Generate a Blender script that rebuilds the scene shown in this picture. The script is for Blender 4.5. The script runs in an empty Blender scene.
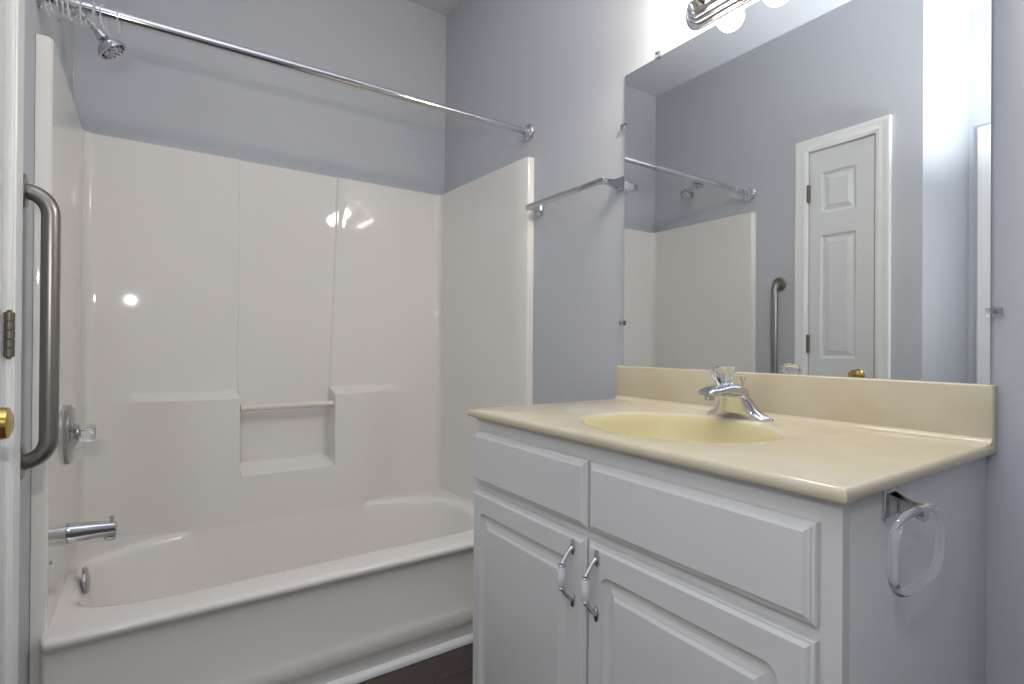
import bpy, bmesh, math, random
from mathutils import Vector, Matrix
R = math.radians
random.seed(7)
scene = bpy.context.scene
C = scene.collection

# ------------------------------------------------------------------ camera
CAMZ = 1.0112
yaw, pitch, roll = R(34.0525), R(0.2075), R(0.4104)
rt = Vector((math.cos(yaw), -math.sin(yaw), 0))
fw = Vector((math.sin(yaw)*math.cos(pitch), math.cos(yaw)*math.cos(pitch), math.sin(pitch)))
up = Vector((-math.sin(yaw)*math.sin(pitch), -math.cos(yaw)*math.sin(pitch), math.cos(pitch)))
ax = rt*math.cos(roll) + up*math.sin(roll)
ay = up*math.cos(roll) - rt*math.sin(roll)
cd = bpy.data.cameras.new('camera')
cam = bpy.data.objects.new('camera', cd)
C.objects.link(cam)
m = Matrix((ax, ay, -fw)).transposed().to_4x4()
m.translation = Vector((0.226, 0, CAMZ))
cam.matrix_world = m
cd.sensor_width = 36
cd.lens = 532.5/1024*36
cd.clip_start = 0.01
scene.camera = cam

# ------------------------------------------------------------------ world, flash, exposure
w = bpy.data.worlds.new('world'); scene.world = w; w.use_nodes = True
w.node_tree.nodes['Background'].inputs[0].default_value = (0.6, 0.65, 0.75, 1)
w.node_tree.nodes['Background'].inputs[1].default_value = 0.05
scene.view_settings.view_transform = 'Standard'
scene.view_settings.look = 'None'
scene.view_settings.gamma = 1
scene.view_settings.use_curve_mapping = False
scene.view_settings.exposure = 0.22

BULB = 96.0          # emission of the vanity globes
FLASH = 5.8          # direct spill of the photographer's flash, a little left of and above the lens
BOUNCE = 205.0       # the same flash head, tilted up and bounced off the ceiling
ld = bpy.data.lights.new('flash', 'POINT'); ld.energy = FLASH; ld.shadow_soft_size = 0.012
ld.color = (1.0, 0.97, 0.93)
lo = bpy.data.objects.new('flash', ld); lo.location = (0.10, 0.0, 1.30); C.objects.link(lo)
lf = bpy.data.lights.new('flash_beam', 'SPOT'); lf.energy = 8; lf.shadow_soft_size = 0.012   # hot centre of the flash
lf.spot_size = R(95); lf.spot_blend = 0.9; lf.color = (1.0, 0.98, 0.95)
lfo = bpy.data.objects.new('flash_beam', lf); lfo.location = (0.10, 0.0, 1.30); C.objects.link(lfo)
lfo.rotation_euler = Vector((0.16, 1.0, 0.06)).to_track_quat('-Z', 'Y').to_euler()
lb = bpy.data.lights.new('flash_bounce', 'SPOT'); lb.energy = BOUNCE; lb.shadow_soft_size = 0.03
lb.spot_size = R(105); lb.spot_blend = 0.8; lb.color = (0.93, 0.96, 1.0)
lbo = bpy.data.objects.new('flash_bounce', lb); lbo.location = (0.10, 0.0, 1.34); C.objects.link(lbo)
lbo.rotation_euler = Vector((-0.05, 0.30, 1.0)).to_track_quat('-Z', 'Y').to_euler()

# ------------------------------------------------------------------ materials
def lin(c):
    return tuple((v/12.92 if v <= .04045 else ((v+.055)/1.055)**2.4) for v in (x/255 for x in c))
def mat(name, rgb, rough=.5, metal=0, noise=0, scale=30, bump=0, bscale=60, spec=.5, trans=0, ior=1.45, emit=0, coat=0):
    mt = bpy.data.materials.new(name); mt.use_nodes = True
    nt = mt.node_tree; b = nt.nodes['Principled BSDF']
    col = lin(rgb)
    b.inputs['Base Color'].default_value = (*col, 1)
    b.inputs['Roughness'].default_value = rough
    b.inputs['Metallic'].default_value = metal
    b.inputs['Specular IOR Level'].default_value = spec
    b.inputs['IOR'].default_value = ior
    b.inputs['Transmission Weight'].default_value = trans
    b.inputs['Coat Weight'].default_value = coat
    if emit:
        b.inputs['Emission Color'].default_value = (*col, 1)
        b.inputs['Emission Strength'].default_value = emit
    tc = nt.nodes.new('ShaderNodeTexCoord')
    if noise:
        n = nt.nodes.new('ShaderNodeTexNoise'); n.inputs['Scale'].default_value = scale
        n.inputs['Detail'].default_value = 3
        nt.links.new(tc.outputs['Object'], n.inputs['Vector'])
        mx = nt.nodes.new('ShaderNodeMixRGB')
        mx.inputs[1].default_value = (*[c*(1-noise) for c in col], 1)
        mx.inputs[2].default_value = (*[min(1, c*(1+noise)) for c in col], 1)
        nt.links.new(n.outputs['Fac'], mx.inputs[0]); nt.links.new(mx.outputs[0], b.inputs['Base Color'])
    if bump:
        n = nt.nodes.new('ShaderNodeTexNoise'); n.inputs['Scale'].default_value = bscale
        nt.links.new(tc.outputs['Object'], n.inputs['Vector'])
        bp = nt.nodes.new('ShaderNodeBump'); bp.inputs['Strength'].default_value = bump
        bp.inputs['Distance'].default_value = .002
        nt.links.new(n.outputs['Fac'], bp.inputs['Height']); nt.links.new(bp.outputs[0], b.inputs['Normal'])
    return mt
M = {}
M['wall'] = mat('wall_paint', (191, 194, 200), .55, noise=.015, scale=3, bump=.12, bscale=220, spec=.3)
M['ceil'] = mat('ceiling_paint', (200, 202, 208), .8, bump=.1, bscale=200, spec=.2)
M['trimw'] = mat('white_trim_paint', (236, 237, 237), .3, noise=.01, scale=8)
M['door'] = mat('white_door_paint', (222, 224, 224), .35, bump=.05, bscale=90)
M['acryl'] = mat('cream_acrylic', (232, 229, 224), .04, noise=.012, scale=2, bump=.10, bscale=7, spec=.5)
M['tub'] = mat('tub_acrylic', (234, 231, 227), .10, noise=.01, scale=2)
M['barc'] = mat('cream_plastic', (226, 222, 210), .25)
M['cab'] = mat('cabinet_paint', (221, 221, 221), .32, noise=.012, scale=10, bump=.04, bscale=120)
M['chrome'] = mat('chrome', (205, 206, 210), .09, metal=1)
M['chrome_dull'] = mat('satin_chrome', (180, 180, 182), .25, metal=1)
M['steel'] = mat('brushed_steel', (150, 146, 142), .34, metal=1, bump=.05, bscale=300)
M['brass'] = mat('polished_brass', (205, 176, 104), .16, metal=1)
M['nickel'] = mat('aged_nickel', (118, 112, 98), .45, metal=.8)
M['dark'] = mat('dark_gap', (40, 38, 36), .6)
M['clear'] = mat('clear_acrylic', (248, 250, 252), .03, trans=1, ior=1.45)
M['ringc'] = mat('clear_ring_acrylic', (250, 251, 253), .05, trans=.93, ior=1.32)
M['ringp'] = mat('clear_plastic', (240, 242, 245), .12, trans=.55, ior=1.35)
M['porc'] = mat('white_porcelain', (225, 225, 228), .15)
M['bulb'] = mat('lit_frosted_glass', (255, 244, 228), .4, emit=BULB)
M['mirror'] = mat('mirror_silver', (236, 240, 241), .0, metal=1)
M['edge'] = mat('mirror_glass_edge', (190, 197, 197), .2)

def marble():
    mt = mat('cultured_marble', (232, 220, 192), .16)
    nt = mt.node_tree; b = nt.nodes['Principled BSDF']
    tc = nt.nodes.new('ShaderNodeTexCoord')
    n = nt.nodes.new('ShaderNodeTexNoise'); n.inputs['Scale'].default_value = 5; n.inputs['Detail'].default_value = 4
    n.inputs['Distortion'].default_value = 1.6
    nt.links.new(tc.outputs['Object'], n.inputs['Vector'])
    r = nt.nodes.new('ShaderNodeValToRGB')
    r.color_ramp.elements[0].position = .35; r.color_ramp.elements[0].color = (*lin((205, 194, 166)), 1)
    r.color_ramp.elements[1].position = .7; r.color_ramp.elements[1].color = (*lin((211, 203, 183)), 1)
    nt.links.new(n.outputs['Fac'], r.inputs[0]); nt.links.new(r.outputs[0], b.inputs['Base Color'])
    return mt
M['marble'] = marble()
M['marble_bowl'] = mat('cultured_marble_bowl', (215, 205, 163), .3, noise=.015, scale=6)

def floor_mat():
    mt = mat('dark_vinyl_planks', (70, 60, 58), .4)
    nt = mt.node_tree; b = nt.nodes['Principled BSDF']
    tc = nt.nodes.new('ShaderNodeTexCoord')
    br = nt.nodes.new('ShaderNodeTexBrick'); br.inputs['Scale'].default_value = 1
    br.inputs['Brick Width'].default_value = .9; br.inputs['Row Height'].default_value = .12
    br.inputs['Mortar Size'].default_value = .002
    br.inputs['Color1'].default_value = (*lin((98, 84, 81)), 1); br.inputs['Color2'].default_value = (*lin((84, 73, 71)), 1)
    br.inputs['Mortar'].default_value = (*lin((30, 26, 26)), 1)
    n = nt.nodes.new('ShaderNodeTexNoise'); n.inputs['Scale'].default_value = 12; n.inputs['Detail'].default_value = 6
    mp = nt.nodes.new('ShaderNodeMapping'); mp.inputs['Scale'].default_value = (1, 9, 1)
    nt.links.new(tc.outputs['Object'], br.inputs['Vector']); nt.links.new(tc.outputs['Object'], mp.inputs[0])
    nt.links.new(mp.outputs[0], n.inputs['Vector'])
    mx = nt.nodes.new('ShaderNodeMixRGB'); mx.blend_type = 'MULTIPLY'; mx.inputs[0].default_value = .5
    nt.links.new(br.outputs[0], mx.inputs[1]); nt.links.new(n.outputs['Fac'], mx.inputs[2])
    nt.links.new(mx.outputs[0], b.inputs['Base Color'])
    return mt
M['floor'] = floor_mat()

# ------------------------------------------------------------------ object helpers
def obj(name, bm, material, parent=None, smooth=True, ang=35, normals=True):
    me = bpy.data.meshes.new(name)
    if normals: bmesh.ops.recalc_face_normals(bm, faces=bm.faces)
    bm.to_mesh(me); bm.free()
    for mm in (material if isinstance(material, (list, tuple)) else [material]): me.materials.append(mm)
    if smooth:
        me.polygons.foreach_set('use_smooth', [True]*len(me.polygons))
        me.set_sharp_from_angle(angle=R(ang))
    o = bpy.data.objects.new(name, me); C.objects.link(o)
    if parent:
        o.parent = parent
        o.matrix_parent_inverse = Matrix.Translation(-Vector(parent.location)) if parent.type == 'EMPTY' else Matrix()
    return o
def tag(o, label, cat, group=None):
    o['label'] = label; o['category'] = cat
    if group: o['group'] = group
    return o
def thing(name, loc, label, cat, group=None):
    o = bpy.data.objects.new(name, None); o.location = loc; o.empty_display_size = .05
    C.objects.link(o)
    return tag(o, label, cat, group)
def struct(o, label=None, cat=None):
    o['kind'] = 'structure'
    if label: o['label'] = label; o['category'] = cat
    return o
def box(bm, x0, x1, y0, y1, z0, z1, bev=0, seg=2):
    r = bmesh.ops.create_cube(bm, size=1)
    vs = r['verts']
    for v in vs:
        v.co = Vector(((x0+x1)/2 + v.co.x*(x1-x0), (y0+y1)/2 + v.co.y*(y1-y0), (z0+z1)/2 + v.co.z*(z1-z0)))
    if bev:
        es = list({e for v in vs for e in v.link_edges})
        bmesh.ops.bevel(bm, geom=es, offset=bev, segments=seg, affect='EDGES', profile=.5)
    return vs
def rings(bm, rs, close=True, cap0=False, cap1=False):
    vv = [[bm.verts.new(p) for p in r] for r in rs]
    n = len(vv[0])
    for a, b in zip(vv, vv[1:]):
        for i in range(n if close else n-1):
            j = (i+1) % n
            try: bm.faces.new((a[i], a[j], b[j], b[i]))
            except ValueError: pass
    if cap0: bm.faces.new(list(reversed(vv[0])))
    if cap1: bm.faces.new(vv[-1])
    return vv
def frame_of(d):
    d = d.normalized()
    a = Vector((0, 0, 1)) if abs(d.z) < .9 else Vector((1, 0, 0))
    u = d.cross(a).normalized(); v = d.cross(u).normalized()
    return u, v
def tube(bm, pts, r, seg=16, close=False, cap=True):
    pts = [Vector(p) for p in pts]
    rr = r if isinstance(r, (list, tuple)) else [r]*len(pts)
    n = len(pts); out = []
    prev = None
    for i, p in enumerate(pts):
        if close: d = pts[(i+1) % n] - pts[i-1]
        else: d = pts[min(i+1, n-1)] - pts[max(i-1, 0)]
        d.normalize()
        if prev is None: u, v = frame_of(d)
        else:
            u = (prev - d*prev.dot(d)).normalized(); v = d.cross(u)
        prev = u
        out.append([p + (u*math.cos(2*math.pi*k/seg) + v*math.sin(2*math.pi*k/seg))*rr[i] for k in range(seg)])
    if close: out.append(out[0][:]) ; 
    vv = rings(bm, out, True, cap and not close, cap and not close)
    if close: bmesh.ops.remove_doubles(bm, verts=bm.verts, dist=1e-6)
def lathe(bm, prof, origin, axis, seg=32):
    """prof: (radius, along)"""
    o = Vector(origin); d = Vector(axis).normalized(); u, v = frame_of(d)
    rs = [[o + d*h + (u*math.cos(2*math.pi*k/seg) + v*math.sin(2*math.pi*k/seg))*max(r, 1e-5) for k in range(seg)] for r, h in prof]
    rings(bm, rs, True, prof[0][0] > 1e-4, prof[-1][0] > 1e-4)
    bmesh.ops.remove_doubles(bm, verts=bm.verts, dist=2e-5)
def arc(c, r, a0, a1, n, e1, e2):
    c = Vector(c); e1 = Vector(e1); e2 = Vector(e2)
    return [c + (e1*math.cos(R(a0+(a1-a0)*i/n)) + e2*math.sin(R(a0+(a1-a0)*i/n)))*r for i in range(n+1)]
def panel_slab(bm, f, W_, H_, T, panels, edge, pan, rad=0):
    """slab in (u, z, n); edge/pan: lists of (inset, n-offset from T); rad: corner radius of the routed panels"""
    def rect(u0, u1, z0, z1, n, r=0, q=0):
        if not q: return [f(u0, z0, n), f(u1, z0, n), f(u1, z1, n), f(u0, z1, n)]
        out = []
        for cu, cz, a0 in ((u0+r, z0+r, 180), (u1-r, z0+r, 270), (u1-r, z1-r, 0), (u0+r, z1-r, 90)):
            for i in range(q+1):
                a_ = R(a0+90*i/q); out.append(f(cu+r*math.cos(a_), cz+r*math.sin(a_), n))
        return out
    rs = [rect(0, W_, 0, H_, 0)] + [rect(i, W_-i, i, H_-i, T+o) for i, o in edge]
    rings(bm, rs, True, True, False)
    e = edge[-1][0]
    if not panels:
        bm.faces.new([bm.verts.new(p) for p in rs[-1]])
    else:
        us = sorted({e, W_-e} | {p[0] for p in panels} | {p[1] for p in panels})
        zs = sorted({e, H_-e} | {p[2] for p in panels} | {p[3] for p in panels})
        for a, b in zip(us, us[1:]):
            for c, d in zip(zs, zs[1:]):
                if any(p[0] <= a+1e-6 and b <= p[1]+1e-6 and p[2] <= c+1e-6 and d <= p[3]+1e-6 for p in panels): continue
                bm.faces.new([bm.verts.new(q) for q in rect(a, b, c, d, T)])
        Q = 8 if rad else 0
        for p in panels:
            q = [rect(*p[:4], T, 0, Q)] + [rect(p[0]+i, p[1]-i, p[2]+i, p[3]-i, T+o, max(.0002, rad-i), Q) for i, o in [(0, 0)] + pan]
            rings(bm, q, True, False, True)
    bmesh.ops.remove_doubles(bm, verts=bm.verts, dist=1e-5)
    bmesh.ops.dissolve_degenerate(bm, edges=bm.edges, dist=1e-6)
def casing_sweep(bm, f, a, b, top, prof, z0=0):
    """three-sided mitred door casing; prof: (w outward, n)"""
    rs = [[f(a-w, z0, n), f(a-w, top+w, n), f(b+w, top+w, n), f(b+w, z0, n)] for w, n in prof]
    rings(bm, rs, False)

# ------------------------------------------------------------------ the room
CEIL = 2.586
YB = 2.300                      # painted back wall
def xr(y): return 1.43 - .0417*max(0, y-1.2)   # the mirror wall bends slightly past the vanity
YW = .8813                      # corner where the closet wall ends
XH = -.53                       # hall wall
YE = -1.1
bm = bmesh.new(); box(bm, XH-.1, 1.53, YE-.1, YB+.1, -.05, 0); struct(obj('floor', bm, M['floor'], smooth=False))
bm = bmesh.new(); box(bm, XH-.1, 1.53, YE-.1, YB+.1, CEIL, CEIL+.05); struct(obj('ceiling', bm, M['ceil'], smooth=False))
bm = bmesh.new(); box(bm, -.1, xr(YB)+.1, YB, YB+.1, 0, CEIL); struct(obj('wall_back', bm, M['wall'], smooth=False))
bm = bmesh.new(); box(bm, 1.43, 1.53, YE, 1.2, 0, CEIL)
struct(obj('wall_right', bm, M['wall'], smooth=False))
bm = bmesh.new(); box(bm, 0, .1, 0, 1.13, 0, CEIL)
o = struct(obj('wall_alcove', bm, M['wall'], smooth=False)); o.location = (1.43, 1.2, 0); o.rotation_euler.z = math.atan(.0417)
DA, DB, DT = 1.052, 1.345, 1.948      # closet opening
bm = bmesh.new()
box(bm, -.1, 0, YW, DA, 0, CEIL); box(bm, -.1, 0, DB, YB, 0, CEIL); box(bm, -.1, 0, DA, DB, DT, CEIL)
box(bm, -.1, -.08, DA, DB, 0, DT)
struct(obj('wall_left', bm, M['wall'], smooth=False))
bm = bmesh.new(); box(bm, XH, -.1, YW, YW+.1, 0, CEIL); struct(obj('wall_return', bm, M['wall'], smooth=False))
H0, H1 = .02, .79                      # hall door opening along Y
bm = bmesh.new()
box(bm, XH-.1, XH, H1, YW+.1, 0, CEIL); box(bm, XH-.1, XH, YE, H0, 0, CEIL); box(bm, XH-.1, XH, H0, H1, 1.965, CEIL)
box(bm, XH-.1, XH-.08, H0, H1, 0, 1.965)
struct(obj('wall_hall', bm, M['wall'], smooth=False))
bm = bmesh.new(); box(bm, XH, 1.43, YE-.1, YE, 0, CEIL); struct(obj('wall_entry', bm, M['wall'], smooth=False))

# ------------------------------------------------------------------ closet door and hall door
PAN = [(.003, -.004), (.010, -.009), (.015, -.010), (.018, -.009), (.034, -.002), (.036, -.001)]
CAS = [(-.001, .0), (-.001, .006), (.002, .009), (.007, .0095), (.009, .012), (.016, .0135), (.022, .012), (.036, .012), (.044, .0145), (.054, .0145), (.058, .012), (.058, 0)]
def hinge(parent, x, y, z):
    bm = bmesh.new()
    h = .083
    for k in range(5):
        z0 = z - h/2 + k*h/5
        lathe(bm, [(0, z0), (.0072, z0), (.0080, z0+.001), (.0080, z0+h/5-.0014), (.0068, z0+h/5-.0002), (0, z0+h/5-.0002)], (x+.0085, y+.004, 0), (0, 0, 1), 14)
    lathe(bm, [(0, z-h/2-.005), (.004, z-h/2-.003), (.004, z-h/2)], (x+.0085, y+.004, 0), (0, 0, 1), 10)
    lathe(bm, [(.004, z+h/2), (.004, z+h/2+.003), (0, z+h/2+.005)], (x+.0085, y+.004, 0), (0, 0, 1), 10)
    o = obj('hinge', bm, M['nickel'], parent); return o
def door(name, x, a, b, top, ctop, panels, hinges, hy, knob, label):
    bm = bmesh.new(); g = .004
    panel_slab(bm, lambda u, z, n: (x-.038+n, a+.008+u, .008+z), b-a-.008-g, top-.008-g, .035, panels, [(0, -.002), (.002, 0)], PAN)
    d = obj(name, bm, M['door'], ang=20); struct(d, label, 'door')
    bm = bmesh.new()
    casing_sweep(bm, lambda u, z, n: (x+n, u, z), a, b, top, CAS)
    obj('door_casing', bm, M['trimw'], d, ang=25)
    bm = bmesh.new()      # jamb lining the opening
    box(bm, x-.078, x+.0005, a-.001, a+.001, 0, top); box(bm, x-.078, x+.0005, b-.001, b+.001, 0, top); box(bm, x-.078, x+.0005, a, b, top-.001, top+.001)
    obj('door_jamb', bm, M['trimw'], d, smooth=False)
    for z in hinges: hinge(d, x-.002, hy-.009, z)
    if knob:
        bm = bmesh.new()
        lathe(bm, [(0, 0), (.026, 0), (.027, .003), (.022, .007), (.011, .009), (.009, .020), (.013, .026), (.022, .031), (.0255, .038), (.024, .046), (.015, .050), (0, .051)], (x-.003, knob[0], knob[1]), (1, 0, 0), 32)
        obj('door_knob', bm, M['brass'], d)['label'] = 'brass knob'
    return d
pu = (1.1285-DA-.003, 1.281-DA-.003)
door('door_1', 0, DA, DB, DT, 2.0, [(pu[0], pu[1], 1.632, 1.827), (pu[0], pu[1], .947, 1.528), (pu[0], pu[1], .2, .80)],
     (1.745, 1.022, .22), DB, (1.12, .883), 'narrow white three-panel closet door with brass knob, reflected in the mirror')
door('door_2', XH, H0, H1, 1.965, 2.02, [(.09, .34, 1.55, 1.85), (.42, .67, 1.55, 1.85), (.09, .34, .9, 1.45), (.42, .67, .9, 1.45), (.09, .34, .15, .75), (.42, .67, .15, .75)],
     (1.745, 1.022, .22), H1, None, 'white panelled hall door at the right edge of the mirror reflection')

# ------------------------------------------------------------------ tub and moulded wall surround (one unit)
bath = thing('bathtub', (0.7, 1.93, 0), 'cream one-piece bathtub with moulded wall surround filling the alcove', 'bathtub')
ZT, ZS, YF, YSB = .336, 1.713, 1.614, 2.287
XL = .030
def xsr(y): return xr(y) - .030
rc = .032
def sm(a, b, x):
    t = min(1, max(0, (x-a)/(b-a))); return t*t*(3-2*t)
def ramp(a, b, x): return min(1, max(0, (x-a)/(b-a)))
NL = .503                                    # niche sides
def nr(z): return .846 + .027*ramp(.84, 1.70, z)
def depth(x, z):
    d = 0
    # moulded lower part: stands .08 proud of the upper wall, sloping ledges on top
    D = .08*sm(.10, .40, x)*(1-sm(.89, 1.20, x))
    low = 1-ramp(.800, .827, z)
    niche = ramp(NL-.003, NL+.003, x)*(1-ramp(nr(z)-.003, nr(z)+.003, x))
    nlow = 1-ramp(.508, .545, z)
    d = D*(low*(1-niche) + nlow*niche)
    d *= ramp(ZT-.035, ZT-.003, z)
    # centre panel set back between two fine grooves
    if z > .54: d -= .007*ramp(NL-.006, NL, x)*(1-ramp(nr(z)-.002, nr(z)+.006, x))
    return d
path = []                                     # (x, y, nx, ny, back?)
path += [(.0004, YF+.012), (.0004, YF+.002), (.001, YF), (XL-.010, YF), (XL-.004, YF+.003), (XL, YF+.010)]
for k in range(1, 9): path.append((XL, YF+.01+(YSB-rc-YF-.01)*k/9))
nA = len(path)
for k in range(0, 9):
    a = math.pi - math.pi/2*k/8
    path.append((XL+rc+rc*math.cos(a), YSB-rc+rc*math.sin(a)))
XE = xsr(YSB)
xs = set()
for v in [XL+rc+.01+i*.02 for i in range(70)]: xs.add(round(v, 4))
for v in (NL-.006, NL-.003, NL, NL+.003, NL+.008): xs.add(round(v, 4))
for v in (.840, .843, .846, .849, .852, .8435, .8545): xs.add(round(v, 4))
xs = sorted(v for v in xs if XL+rc+.004 < v < XE-rc-.004)
nB0 = len(path)
for v in xs: path.append((v, YSB))
nB1 = len(path)
for k in range(0, 9):
    a = math.pi/2 - math.pi/2*k/8
    path.append((XE-rc+rc*math.cos(a), YSB-rc+rc*math.sin(a)))
for k in range(8, 0, -1):
    y = YF+.01+(YSB-rc-YF-.01)*k/9; path.append((xsr(y), y))
xf = xr(YF)
path += [(xf-XL, YF+.010), (xf-XL+.004, YF+.003), (xf-XL+.010, YF), (xf-.001, YF), (xf-.0005, YF+.002), (xf-.0008, YF+.012)]
zs = set([0, .2, ZT-.035, ZT-.02, ZT-.003, ZT+.001, .36, .40, .45, .50, .508, .52, .53, .545, .5465, .57, .6, .65, .7, .75, .79, .80, .8135, .827, .829, .84, .9, 1.0, 1.1, 1.2, 1.3, 1.4, 1.5, 1.6, 1.66, 1.69, 1.705, ZS])
zs = sorted(zs)
bm = bmesh.new(); rs = []
for z in zs:
    row = []
    for i, (x, y) in enumerate(path):
        if nB0 <= i < nB1:
            # grid columns beside the right niche side lean with it
            xx = x
            if .838 < x < .856: xx = x - .846 + nr(z)
            row.append((xx, y-depth(xx, z), z))
        else:
            zz = z
            if i < 6 or i >= len(path)-6: zz = min(z, ZS-.002)
            row.append((x, y, zz))
    rs.append(row)
def wallpt(p):
    x, y, z = p
    if y > YSB-.02 and .05 < x < 1.34: return (x, YB-.0005, ZS+.001)
    if x < .1: return (.0005, min(max(y, YF+.02), YB-.0005), ZS+.001)
    return (min(xr(y)-.0005, 1.43), min(max(y, YF+.02), YB-.0005), ZS+.001)
rs.append([wallpt(p) for p in rs[-1]])
rings(bm, rs, False)
obj('wall_surround', bm, M['acryl'], bath, ang=28, normals=True)

# tub body: deck with an oval-ended well
cx, cy = .685, 1.962
AX, BF, BB = .622, .268, .275
def sup(th, a, b, n):
    c, s = abs(math.cos(th)), abs(math.sin(th))
    return 1/(((c/a)**n + (s/b)**n)**(1/n))
def well(th, ins, dz=0):
    front = math.sin(th) < 0
    n = 5.5 if front else 2.6
    return sup(th, AX-ins, (BF if front else BB)-ins*.8, n)
def rect_r(th, x0, x1, y0, y1):
    c, s = math.cos(th), math.sin(th); t = 1e9
    if c > 1e-9: t = min(t, (x1-cx)/c)
    if c < -1e-9: t = min(t, (x0-cx)/c)
    if s > 1e-9: t = min(t, (y1-cy)/s)
    if s < -1e-9: t = min(t, (y0-cy)/s)
    return t
X0, X1, Y0, Y1 = XL-.002, xsr(YF)+.002, YF-.006, YSB+.004
ths = sorted({2*math.pi*i/280 for i in range(280)} | {math.atan2(y-cy, x-cx) % (2*math.pi) for x in (X0, X1) for y in (Y0, Y1)})
bm = bmesh.new(); R_ = []
R_.append([(cx+rect_r(t, X0, X1, Y0, Y1)*math.cos(t), cy+rect_r(t, X0, X1, Y0, Y1)*math.sin(t), ZT) for t in ths])
def lip(t):      # the well's lip is tight along the front and soft round the ends
    return 1 + 1.2*max(0, abs(math.cos(t))-.55)
for ins, z in [(-.024, ZT), (-.016, ZT-.0008), (-.008, ZT-.003), (-.001, ZT-.008), (.005, ZT-.016), (.010, ZT-.03), (.020, .25), (.037, .16), (.057, .10), (.087, .065), (.13, .052), (.19, .047)]:
    row = []
    for t in ths:
        k = lip(t) if ins < 0 else 1
        r = well(t, ins*k)
        zz = ZT-(ZT-z)*(lip(t) if z > .29 else 1)
        r = min(r, rect_r(t, X0+.002, X1-.002, Y0+.001, YSB-.003))
        if math.sin(t) > 0:                      # the well follows the moulded wall
            back = .0005 + max(0, ZT-.004-z)*.08
            lo_, hi_ = 0, r
            f_ = lambda q: cy+q*math.sin(t) - (YSB-.08*sm(.10, .40, cx+q*math.cos(t))*(1-sm(.89, 1.20, cx+q*math.cos(t)))-back)
            if f_(r) > 0:
                for _ in range(24):
                    mid = (lo_+hi_)/2
                    if f_(mid) > 0: hi_ = mid
                    else: lo_ = mid
                r = lo_
        row.append((cx+r*math.cos(t), cy+r*math.sin(t), zz))
    R_.append(row)
vv = rings(bm, R_, True, False, True)
# front rim and apron, swept along X
ap = [(YF+.004, ZT-.0005), (YF-.006, ZT), (1.590, ZT), (1.578, ZT-.001), (1.5725, ZT-.004), (1.570, ZT-.009), (1.570, ZT-.016), (1.575, ZT-.024), (1.583, ZT-.032), (1.586, ZT-.042), (1.587, .24), (1.587, .13), (1.581, .112), (1.577, .10), (1.577, .072), (1.580, .062), (1.586, .048), (1.586, 0), (YF+.004, 0)]
xa0, xa1 = .020, xf-.020
n = 44; cols = []
for i in range(n+1):
    if i < 6: x = xa0+.014*(1-math.cos(math.pi/2*i/6))
    elif i > n-6: x = xa1-.014*(1-math.cos(math.pi/2*(n-i)/6))
    else: x = xa0+.014 + (xa1-xa0-.028)*(i-6)/(n-12)
    e = min((x-xa0)/.014, (xa1-x)/.014, 1)
    e = math.sqrt(max(0, 1-(1-e)**2))
    cols.append([(x, y if y > YF-.007 else YF-.006+(y-YF+.006)*(.05+.95*e), z if z < .1 else z-.004*(1-e)) for y, z in ap])
rings(bm, cols, True, True, True)
obj('tub', bm, M['tub'], bath, ang=40)
bm = bmesh.new()
tube(bm, [(NL+.002, YSB-.048, .761), (.847, YSB-.048, .761)], .0125, 16)
obj('washcloth_bar', bm, M['barc'], bath)
bm = bmesh.new()
lathe(bm, [(0, .010), (.010, .010), (.028, .008), (.036, .004), (.037, 0), (.036, -.003)], (0.073, 1.945, .326), (1, 0, .10), 32)
bm2 = bmesh.new()
obj('overflow_plate', bm, M['chrome_dull'], bath)
lathe(bm2, [(.0, .005), (.004, .004), (.005, 0)], (XL, 1.655, .485), (1, 0, 0), 12)
obj('screw', bm2, M['chrome_dull'], bath)
# white quarter-round along the foot of the apron
bm = bmesh.new()
q = [(1.586, 0), (1.566, 0), (1.566, .007), (1.569, .013), (1.575, .018), (1.586, .020)]
rings(bm, [[(x, y, z) for y, z in q] for x in (.001, xf+.0)], True, True, True)
struct(obj('trim_1', bm, M['trimw']))

# tub spout
sp = thing('tub_spout', (XL, 1.92, .478), 'chrome tub spout with pull-up diverter above the overflow plate', 'faucet')
bm = bmesh.new()
st = [(XL, .026, .026, 0), (XL+.004, .0265, .027, 0), (.045, .025, .0255, 0), (.075, .0235, .024, .001), (.105, .021, .022, .002), (.128, .0195, .0205, .002), (.142, .018, .019, .002), (.146, .014, .015, .002)]
rs = []
for x, hy, hz, dz in st:
    row = []
    for k in range(32):
        t = 2*math.pi*k/32; c, s = math.cos(t), math.sin(t)
        n_ = 3.2; r = 1/((abs(c)**n_+abs(s)**n_)**(1/n_))
        row.append((x, 1.92+hy*r*c, .476+dz-(x-XL)*.06+hz*r*s*(1 if s > 0 else 1)))
    rs.append(row)
rings(bm, rs, True, True, True)
box(bm, .116, .144, 1.904, 1.936, .440, .462, .004)
obj('spout_body', bm, M['chrome'], sp)
bm = bmesh.new(); lathe(bm, [(.0035, 0), (.0035, .012), (.006, .013), (.006, .019), (.003, .021), (0, .021)], (.134, 1.92, .486), (0, 0, 1), 16)
obj('diverter_knob', bm, M['chrome'], sp)

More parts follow.
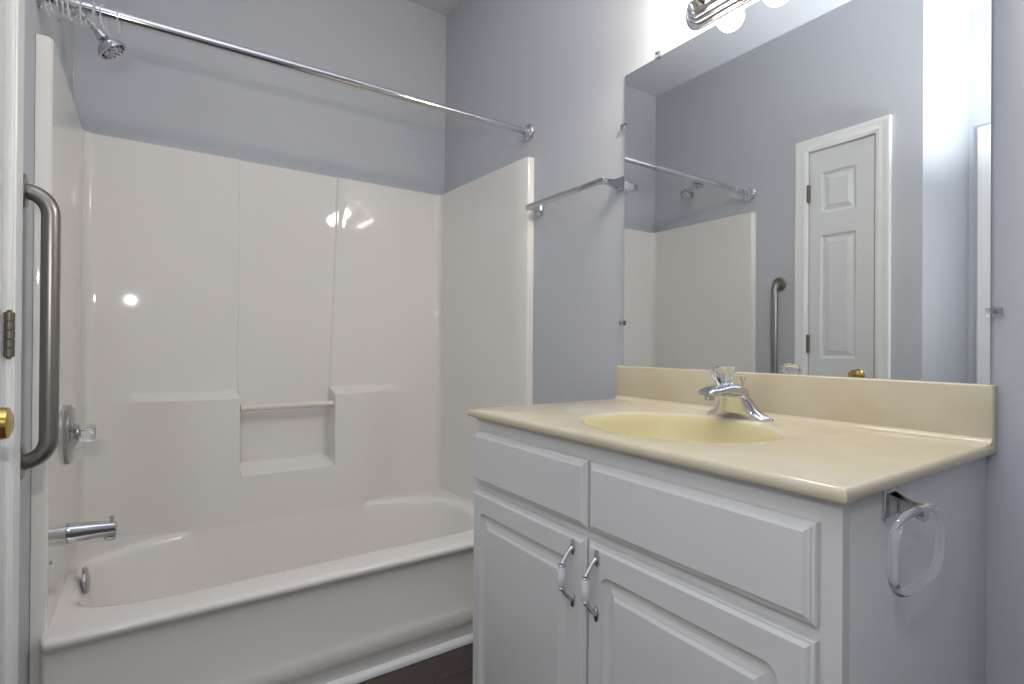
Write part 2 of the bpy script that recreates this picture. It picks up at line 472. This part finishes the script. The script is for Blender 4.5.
# shower valve
sv = thing('shower_valve', (XL, 1.94, .748), 'round chrome shower valve plate with clear knob beside the grab bar', 'valve')
bm = bmesh.new()
lathe(bm, [(0, .0), (.081, 0), (.083, .003), (.083, .009), (.079, .012), (.074, .011), (.050, .016), (.034, .019), (.030, .022), (.026, .023), (.024, .027), (.012, .028), (.011, .032), (0, .032)], (XL, 1.94, .748), (1, 0, 0), 48)
obj('escutcheon', bm, M['chrome_dull'], sv)
def fluted(bm, o, axis, prof, n=8, amp=.12, seg=64):
    o = Vector(o); d = Vector(axis).normalized(); u, v = frame_of(d)
    rs = []
    for r, h in prof:
        rs.append([o + d*h + (u*math.cos(2*math.pi*k/seg)+v*math.sin(2*math.pi*k/seg))*r*(1-amp*(.5-.5*math.cos(n*2*math.pi*k/seg))) for k in range(seg)])
    rings(bm, rs, True, True, True)
bm = bmesh.new(); fluted(bm, (XL+.024, 1.94, .748), (1, 0, 0), [(.014, 0), (.020, .003), (.022, .010), (.024, .022), (.025, .032), (.022, .038), (.010, .040)])
obj('knob', bm, M['clear'], sv)

# shower head
sh = thing('overhead_shower', (0, 1.962, 1.947), 'chrome shower head on a bent arm above the surround', 'shower head')
bm = bmesh.new(); lathe(bm, [(0, .0), (.029, 0), (.030, .003), (.024, .008), (.012, .011), (0, .011)], (.0005, 1.962, 1.947), (1, 0, 0), 32)
obj('wall_flange', bm, M['chrome'], sh)
A = [(0, 1.962, 1.947), (.02, 1.962, 1.950), (.04, 1.962, 1.950), (.056, 1.962, 1.944), (.070, 1.961, 1.932), (.094, 1.959, 1.905)]
bm = bmesh.new(); tube(bm, A, .0092, 16); obj('shower_arm', bm, M['chrome'], sh)
bm = bmesh.new()
hd = Vector((.60, -.02, -.80)).normalized(); ho = Vector((.088, 1.9595, 1.912))
lathe(bm, [(.010, 0), (.0125, .002), (.0125, .014), (.016, .016), (.016, .022), (.012, .025), (.019, .032), (.028, .038), (.031, .042), (.031, .046), (.036, .048), (.0395, .056), (.0395, .062), (.037, .064), (.033, .0615), (.024, .0615), (.022, .064), (.013, .064), (.011, .0615), (0, .0615)], ho, hd, 36)
obj('spray_head', bm, M['chrome'], sh)
bm = bmesh.new()
u_, v_ = frame_of(hd); o_ = ho + hd*.0615
for k in range(14):
    t = 2*math.pi*k/14
    lathe(bm, [(.0028, 0), (.0022, .003), (0, .003)], o_ + (u_*math.cos(t)+v_*math.sin(t))*.029, hd, 8)
for k in range(7):
    t = 2*math.pi*k/7
    lathe(bm, [(.0025, 0), (.002, .003), (0, .003)], o_ + (u_*math.cos(t)+v_*math.sin(t))*.017, hd, 8)
obj('spray_nozzles', bm, M['dark'], sh)

# ------------------------------------------------------------------ shower rod and rings
YR, ZR = 1.645, 1.817
rod = thing('shower_curtain_rod', (.7, YR, ZR), 'long chrome shower curtain rod spanning the tub alcove', 'curtain rod')
xe = xr(YR)
bm = bmesh.new(); tube(bm, [(.004, YR, ZR), (.75, YR, ZR)], .0135, 24); tube(bm, [(.75, YR, ZR), (xe-.004, YR, ZR)], .0118, 24)
obj('rod', bm, M['chrome'], rod)
for s, x in ((1, .0005), (-1, xe-.0005)):
    bm = bmesh.new(); lathe(bm, [(0, 0), (.030, 0), (.031, .004), (.027, .009), (.020, .012), (.0175, .020), (.0165, .028), (.012, .029)], (x, YR, ZR), (s, 0, 0), 32)
    obj('end_flange', bm, M['chrome'], rod)
def ring_bm():
    bm = bmesh.new(); pts = []
    for k in range(28):
        t = 2*math.pi*k/28
        pts.append((.0, .0180*math.sin(t)*(1+.1*math.cos(t)), -.0125+.0290*math.cos(t)))
    tube(bm, pts, .0015, 8, close=True)
    bmesh.ops.create_uvsphere(bm, u_segments=12, v_segments=8, radius=.0036, matrix=Matrix.Translation((0, 0, -.043)))
    return bm
r0 = None
px = [.020, .029, .038, .046, .056, .064, .073, .083, .094, .106, .122, .152]
for k, x in enumerate(px):
    if r0 is None:
        r0 = obj('shower_curtain_ring', ring_bm(), M['ringp']); o = r0
    else:
        o = r0.copy(); C.objects.link(o)
    o.location = (x, YR, ZR+.0008)
    o.rotation_euler = (R(random.uniform(-14, 14)), 0, R(random.uniform(-28, 28)))
    tag(o, 'clear plastic shower curtain ring bunched at the left end of the rod', 'shower ring', 'clear shower curtain rings on the rod')
o['label'] = 'clear plastic shower curtain ring hanging apart to the right of the bunched rings'

# ------------------------------------------------------------------ grab bar
gb = thing('grab_bar', (0, 1.49, 1.04), 'thick brushed steel vertical grab bar on the wall beside the closet door', 'grab bar')
YG, XG, rg = 1.487, .046, .0165
bm = bmesh.new()
pts = [(.002, YG, 1.322)] + [(XG-.04+.04*math.sin(R(a)), YG, 1.322-.046+.046*math.cos(R(a))) for a in range(0, 91, 9)]
pts += [(XG, YG, 1.2), (XG, YG, 1.0), (XG, YG, .85)] + [(XG-.04+.04*math.cos(R(a)), YG, .758+.046-.046*math.sin(R(a))) for a in range(0, 91, 9)] + [(.002, YG, .758)]
tube(bm, pts, rg, 24); obj('bar', bm, M['steel'], gb)
for z in (1.322, .758):
    bm = bmesh.new(); lathe(bm, [(0, 0), (.036, 0), (.037, .003), (.033, .0065), (.018, .008), (0, .008)], (.0005, YG, z), (1, 0, 0), 32)
    obj('wall_flange', bm, M['steel'], gb)

# ------------------------------------------------------------------ towel bar
tb = thing('towel_bar', (1.415, 1.38, 1.508), 'flat chrome towel bar on the wall left of the mirror', 'towel bar')
bm = bmesh.new(); box(bm, 1.350, 1.356, 1.180, 1.580, 1.499, 1.518, .0015); obj('bar', bm, M['chrome'], tb)
for y in (1.574, 1.184):
    xw = xr(y)
    bm = bmesh.new()
    rs = []
    for x, h, w_ in ((xw-.0005, .022, .016), (xw-.006, .022, .016), (xw-.012, .012, .010), (1.372, .007, .007), (1.364, .009, .007), (1.3565, .010, .008), (1.354, .010, .008)):
        rs.append([(x, y-w_, 1.5085-h), (x, y+w_, 1.5085-h), (x, y+w_, 1.5085+h), (x, y-w_, 1.5085+h)])
    rings(bm, rs, True, True, True)
    obj('bar_post', bm, M['chrome'], tb, ang=20)

# ------------------------------------------------------------------ mirror
ml, mr_, mb, mt_ = 1.163, .299, .9472, 1.839
mi = thing('wall_mirror', (1.43, .73, 1.39), 'large frameless rectangular mirror above the sink', 'mirror')
th = math.atan(.0039)
def mp(y, z, n): # n = distance in front of the wall
    return (1.4285 - n + (y-.73)*.0039 - .0002, y, z)
bm = bmesh.new()
f = [[mp(mr_, mb, 0), mp(ml, mb, 0), mp(ml, mt_, 0), mp(mr_, mt_, 0)], [mp(mr_, mb, .004), mp(ml, mb, .004), mp(ml, mt_, .004), mp(mr_, mt_, .004)]]
rings(bm, f, True, True, True)
bm.faces.ensure_lookup_table()
for fc in bm.faces:
    fc.material_index = 0 if abs(fc.normal.x) > .9 or fc.calc_area() > .3 else 1
obj('mirror_glass', bm, [M['mirror'], M['edge']], mi, smooth=False)
def clip(y, z, dy, dz):
    bm = bmesh.new(); 
    p = mp(y, z, 0)
    box(bm, p[0]-.009, p[0]+.001, min(y, y+dy*.016)-(.0 if dy else .008), max(y, y+dy*.016)+(.0 if dy else .008),
        min(z, z+dz*.016)-(.0 if dz else .008), max(z, z+dz*.016)+(.0 if dz else .008), .002)
    box(bm, p[0]-.0085, p[0]-.0045, min(y, y-dy*.006)-(.0 if dy else .007), max(y, y-dy*.006)+(.0 if dy else .007),
        min(z, z-dz*.006)-(.0 if dz else .007), max(z, z-dz*.006)+(.0 if dz else .007), .001)
    c = obj('mirror_clip', bm, M['clear'], mi)
    bm = bmesh.new(); lathe(bm, [(.003, 0), (.003, .0015), (0, .002)], (p[0]-.009, y+dy*.009, z+dz*.009), (-1, 0, 0), 12)
    obj('screw', bm, M['nickel'], c)
clip(ml, 1.684, 1, 0); clip(ml, 1.078, 1, 0); clip(1.035, mt_, 0, 1); clip(mr_, 1.072, -1, 0); clip(mr_, 1.684, -1, 0)

# ------------------------------------------------------------------ vanity light
vl = thing('vanity_light', (1.43, .739, 1.905), 'chrome vanity light bar with three lit globe bulbs above the mirror', 'light fixture')
ZL = 1.908; YA, YC = .940, .538
def stad(h, n, x, sh=0):
    r = h; pts = []
    for k in range(n+1):
        t = -math.pi/2 + math.pi*k/n; pts.append((x, YA-h-sh+(r)*math.cos(t), ZL+r*math.sin(t)))
    for k in range(n+1):
        t = math.pi/2 + math.pi*k/n; pts.append((x, YC+h+sh+(r)*math.cos(t), ZL+r*math.sin(t)))
    return pts
bm = bmesh.new()
lay = [(1.4295, .054), (1.424, .054), (1.4225, .052), (1.4225, .044), (1.414, .042), (1.412, .040), (1.412, .035), (1.404, .034), (1.402, .032), (1.402, .027), (1.395, .025), (1.392, .021)]
rings(bm, [stad(h, 16, x, .054-h) for x, h in lay], True, True, True)
obj('light_bar', bm, M['chrome'], vl, ang=25)
for y in (.873, .739, .605):
    bm = bmesh.new(); lathe(bm, [(.024, 0), (.026, .002), (.024, .006), (.020, .014), (.018, .026), (.014, .030)], (1.392, y, ZL), (-1, 0, 0), 32)
    so = obj('lamp_socket', bm, M['chrome'], vl)
    bm = bmesh.new()
    pr = [(.012, .0), (.013, .008)] + [(.0355*math.sin(R(a)), .044-.0355*math.cos(R(a))) for a in range(24, 180, 12)] + [(0, .0795)]
    lathe(bm, pr, (1.366, y, ZL), (-1, 0, 0), 32)
    obj('globe_bulb', bm, M['bulb'], vl)

# ------------------------------------------------------------------ vanity cabinet
vc = thing('vanity_cabinet', (1.17, .73, 0), 'white painted vanity cabinet under the cream sink top', 'cabinet')
XF = .910; VY0, VY1, VZ = .305, 1.163, .829
bm = bmesh.new()
box(bm, XF+.018, 1.4285, VY0, VY0+.016, 0, VZ-.001, .0008)
box(bm, XF+.018, 1.4285, VY1-.016, VY1, 0, VZ-.001, .0008)
box(bm, XF+.06, XF+.07, VY0+.016, VY1-.016, 0, .09)
box(bm, XF+.02, 1.42, VY0+.016, VY1-.016, .10, .115)
box(bm, 1.405, 1.415, VY0+.016, VY1-.016, .115, VZ-.002)
obj('cabinet_body', bm, M['cab'], vc)
bm = bmesh.new()
def rb(y0, y1, z0, z1): box(bm, XF, XF+.0185, y0, y1, z0, z1)
rb(VY0, VY0+.035, .09, VZ-.001); rb(VY1-.035, VY1, .09, VZ-.001); rb(.721, .757, .09, .785)
rb(VY0+.035, VY1-.035, .785, VZ-.001)
rb(VY0+.035, .721, .640, .690); rb(.757, VY1-.035, .640, .690)
rb(VY0+.035, .721, .09, .125); rb(.757, VY1-.035, .09, .125)
obj('face_frame', bm, M['cab'], vc)
EDGE = [(0, -.0100), (.0012, -.0075), (.0045, -.0068), (.0055, -.0045), (.0085, -.0035), (.0125, 0)]
EDD = [(0, -.007), (.0012, -.006), (.005, -.0055), (.0062, -.003), (.0095, 0)]
CP = [(.001, -.0025), (.004, -.0058), (.008, -.0078), (.013, -.0085), (.018, -.0078), (.026, -.0045), (.0275, -.0045), (.033, -.0005), (.034, -.0002)]
def fr(y1): return lambda u, z, n: (XF-n, y1-u, z)
def front(name, y0, y1, z0, z1, panels=None, edge=EDGE):
    bm = bmesh.new()
    panel_slab(bm, lambda u, z, n: (XF-.0003-n, y1-u, z0+z), y1-y0, z1-z0, .018, panels or [], edge, CP, .02)
    return obj(name, bm, M['cab'], vc, ang=12)
front('drawer_front', .7415, 1.158, .668, .7945)
front('drawer_front', .3305, .7355, .668, .7945)
DZ0, DZ1 = .105, .650
def pn(w_): return [(.038, w_-.043, .05, DZ1-DZ0-.050)]
d1 = front('cabinet_door', .7415, 1.158, DZ0, DZ1, pn(.4165), EDD)
d2 = front('cabinet_door', .3305, .7355, DZ0, DZ1, pn(.405), EDD)
for d, y in ((d1, .772), (d2, .7065)):
    xd = XF-.0183
    for z, s in ((.626, -1), (.529, 1)):
        bm = bmesh.new()
        rs = []
        for x, k in ((xd+.0, 1), (xd-.003, .95), (xd-.0045, .6), (xd-.005, .2)):
            rs.append([(x, y+.0065*k*math.cos(2*math.pi*i/20), z+.014*k*math.sin(2*math.pi*i/20)*(1.15 if math.sin(2*math.pi*i/20)*s < 0 else 1)) for i in range(20)])
        rings(bm, rs, True, True, True)
        tube(bm, [(xd-.003, y, z), (xd-.010, y, z+s*.004), (xd-.017, y, z+s*.012), (xd-.023, y, z+s*.020), (xd-.0275, y, z+s*.026)], [.0048, .0040, .0038, .0042, .0050], 12)
        lathe(bm, [(.0062, 0), (.0075, .002), (.0062, .004)], (xd-.028, y, z+s*.0255), (0, 0, s), 16)
        h = obj('handle_bracket', bm, M['chrome'], d); h['label'] = 'chrome bracket of the handle'
    bm = bmesh.new()
    lathe(bm, [(.0055, 0), (.0072, .004), (.0085, .013), (.0088, .0195), (.0085, .026), (.0072, .035), (.0055, .039)], (xd-.028, y, .5585), (0, 0, 1), 20)
    g = obj('handle_grip', bm, M['porc'], d); g['label'] = 'white porcelain grip'

# ------------------------------------------------------------------ vanity top with bowl
vt = thing('sink_countertop', (1.17, .73, .829), 'cream cultured marble sink top with oval bowl and backsplash', 'countertop')
TX0, TX1, TY0, TY1, TZ = .886, 1.4285, .290, 1.175, .847
scx, scy, sa, sb = 1.126, .726, .171, .203
ths = sorted({2*math.pi*i/120 for i in range(120)} | {math.atan2(y-scy, x-scx) % (2*math.pi) for x in (TX0+.008, TX1) for y in (TY0+.008, TY1-.008)})
def rr_(t, x0, x1, y0, y1):
    c, s = math.cos(t), math.sin(t); k = 1e9
    if c > 1e-9: k = min(k, (x1-scx)/c)
    if c < -1e-9: k = min(k, (x0-scx)/c)
    if s > 1e-9: k = min(k, (y1-scy)/s)
    if s < -1e-9: k = min(k, (y0-scy)/s)
    return k
def rrow(e, z):
    out = []
    for t in ths:
        r = rr_(t, TX0+.008, TX1, TY0+.008, TY1-.008)
        x, y = scx+r*math.cos(t), scy+r*math.sin(t)
        if abs(x-(TX0+.008)) < 1e-6: x -= e
        if abs(y-(TY0+.008)) < 1e-6: y -= e
        if abs(y-(TY1-.008)) < 1e-6: y += e
        out.append((x, y, z))
    return out
def erow(k, z): return [(scx+sa*k*math.cos(t)*e_(t), scy+sb*k*math.sin(t)*e_(t), z) for t in ths]
def e_(t): return 1
bm = bmesh.new()
deck = [rrow(.002, .829), rrow(.006, .8295), rrow(.008, .833), rrow(.008, .840), rrow(.0055, .8445), rrow(.002, .8466), rrow(0, TZ),
        erow(1.09, TZ), erow(1.05, TZ-.0008), erow(1.02, TZ-.002), erow(1.0, TZ-.005)]
rings(bm, deck)
bx = [[(1.4283, TY0, TZ-.004), (1.4283, TY0+.0, .943)]]
box(bm, 1.4075, 1.4283, TY0, TY1, TZ-.010, .947, .0035, 3)
# cove between deck and backsplash
cv = [(1.4085, .858), (1.406, .853), (1.402, .8492), (1.396, .8471)]
rings(bm, [[(x, y, z) for x, z in cv] for y in (TY0+.002, TY1-.002)], False)
obj('marble_slab', bm, M['marble'], vt, ang=40)
bm = bmesh.new()
rings(bm, [erow(k, z) for k, z in ((1.0, TZ-.005), (.985, TZ-.010), (.965, TZ-.020), (.94, TZ-.040), (.90, TZ-.068), (.82, TZ-.094), (.68, TZ-.112), (.50, TZ-.122), (.30, TZ-.127), (.12, TZ-.129))], True, False, True)
obj('sink_bowl', bm, M['marble_bowl'], vt)
bm = bmesh.new(); lathe(bm, [(.023, 0), (.022, .003), (.014, .003), (.013, .001), (0, .001)], (scx, scy, TZ-.1295), (0, 0, 1), 28); obj('sink_drain', bm, M['chrome'], vt)

# ------------------------------------------------------------------ faucet
fa = thing('faucet', (1.345, .72, TZ), 'chrome single-handle faucet with clear faceted knob behind the bowl', 'faucet')
FY = .722
bm = bmesh.new(); rs = []
N = 28
for i in range(N+1):
    t = -1 + 2*i/N
    y = FY + .081*t
    b = math.exp(-(abs(t)/.46)**2.2)
    h = .010*math.sqrt(max(0, 1-abs(t)**6)) + .062*b
    xb = 1.345 + (.024)*math.sqrt(max(0.0004, 1-abs(t)**3.5))       # back
    xf_ = 1.345 - (.024)*math.sqrt(max(0.0004, 1-abs(t)**3.5)) 
    lean = -.030*b
    zt = TZ + .0005 + h
    rs.append([(xf_, y, TZ+.0005), (xf_-.001, y, TZ+.004), (xf_+.003+lean*.55, y, TZ+h*.6), (xf_+.010+lean, y, zt-.002), (1.345+lean*.9, y, zt+.001), (xb-.010+lean*.6, y, zt-.003), (xb-.002+lean*.2, y, TZ+h*.5), (xb, y, TZ+.004), (xb, y, TZ+.0005)])
rings(bm, rs, True, True, True)
# spout: flattened, widening slightly into the body
rs = []
for x, zc, hw, hh in ((1.345, .903, .024, .014), (1.318, .909, .027, .016), (1.290, .912, .027, .014), (1.265, .912, .026, .011), (1.243, .910, .025, .0095), (1.226, .908, .022, .008), (1.218, .907, .014, .004)):
    row = []
    for k in range(24):
        t = 2*math.pi*k/24; c, s = math.cos(t), math.sin(t); r = 1/((abs(c)**3+abs(s)**3)**(1/3))
        row.append((x, FY+hw*r*c, zc+hh*r*s))
    rs.append(row)
rings(bm, rs, True, True, True)
lathe(bm, [(.020, 0), (.021, .004), (.019, .010), (.015, .013), (.009, .015)], (1.292, FY, .916), (-.18, 0, 1), 28)
obj('faucet_body', bm, M['chrome'], fa, ang=50)
bm = bmesh.new(); lathe(bm, [(.0105, 0), (.0105, -.010), (.009, -.011), (0, -.009)], (1.236, FY, .902), (0, 0, 1), 20); obj('aerator', bm, M['chrome'], fa)
bm = bmesh.new(); fluted(bm, (1.289, FY, .928), (-.22, 0, 1), [(.010, 0), (.018, .003), (.0235, .011), (.0262, .020), (.0262, .028), (.022, .035), (.012, .038)], 8, .12)
obj('faucet_knob', bm, M['clear'], fa)
bm = bmesh.new(); lathe(bm, [(.0022, 0), (.0022, .040), (.0055, .043), (.006, .048), (.003, .050), (0, .050)], (1.352, FY-.004, .890), (0, 0, 1), 12); obj('lift_rod', bm, M['chrome'], fa)

# ------------------------------------------------------------------ towel ring on the cabinet side
tr = thing('towel_ring', (1.03, VY0, .805), 'clear acrylic towel ring on a chrome bracket on the cabinet side', 'towel ring')
bm = bmesh.new()
box(bm, 1.015, 1.047, VY0-.005, VY0+.0003, .783, .824, .001)
rs = []
for y, x, hx, z, hz in ((VY0-.004, 1.031, .012, .804, .017), (VY0-.018, 1.022, .009, .809, .010), (VY0-.034, 1.004, .007, .813, .007), (VY0-.048, .990, .007, .815, .007), (VY0-.052, .985, .008, .815, .008), (VY0-.060, .981, .008, .815, .008)):
    rs.append([(x-hx, y, z-hz), (x+hx, y, z-hz), (x+hx, y, z+hz), (x-hx, y, z+hz)])
rings(bm, rs, True, True, True)
obj('bracket', bm, M['chrome'], tr, ang=20)
bm = bmesh.new(); pts = []
for k in range(48):
    t = 2*math.pi*k/48; c, s = math.cos(t), math.sin(t); r = 1/((abs(c)**3.2+abs(s)**3.2)**(1/3.2))
    pts.append((.984+.070*r*c, VY0-.050, .771+.045*r*s))
tube(bm, pts, .0052, 12, close=True)
obj('ring', bm, M['ringc'], tr)
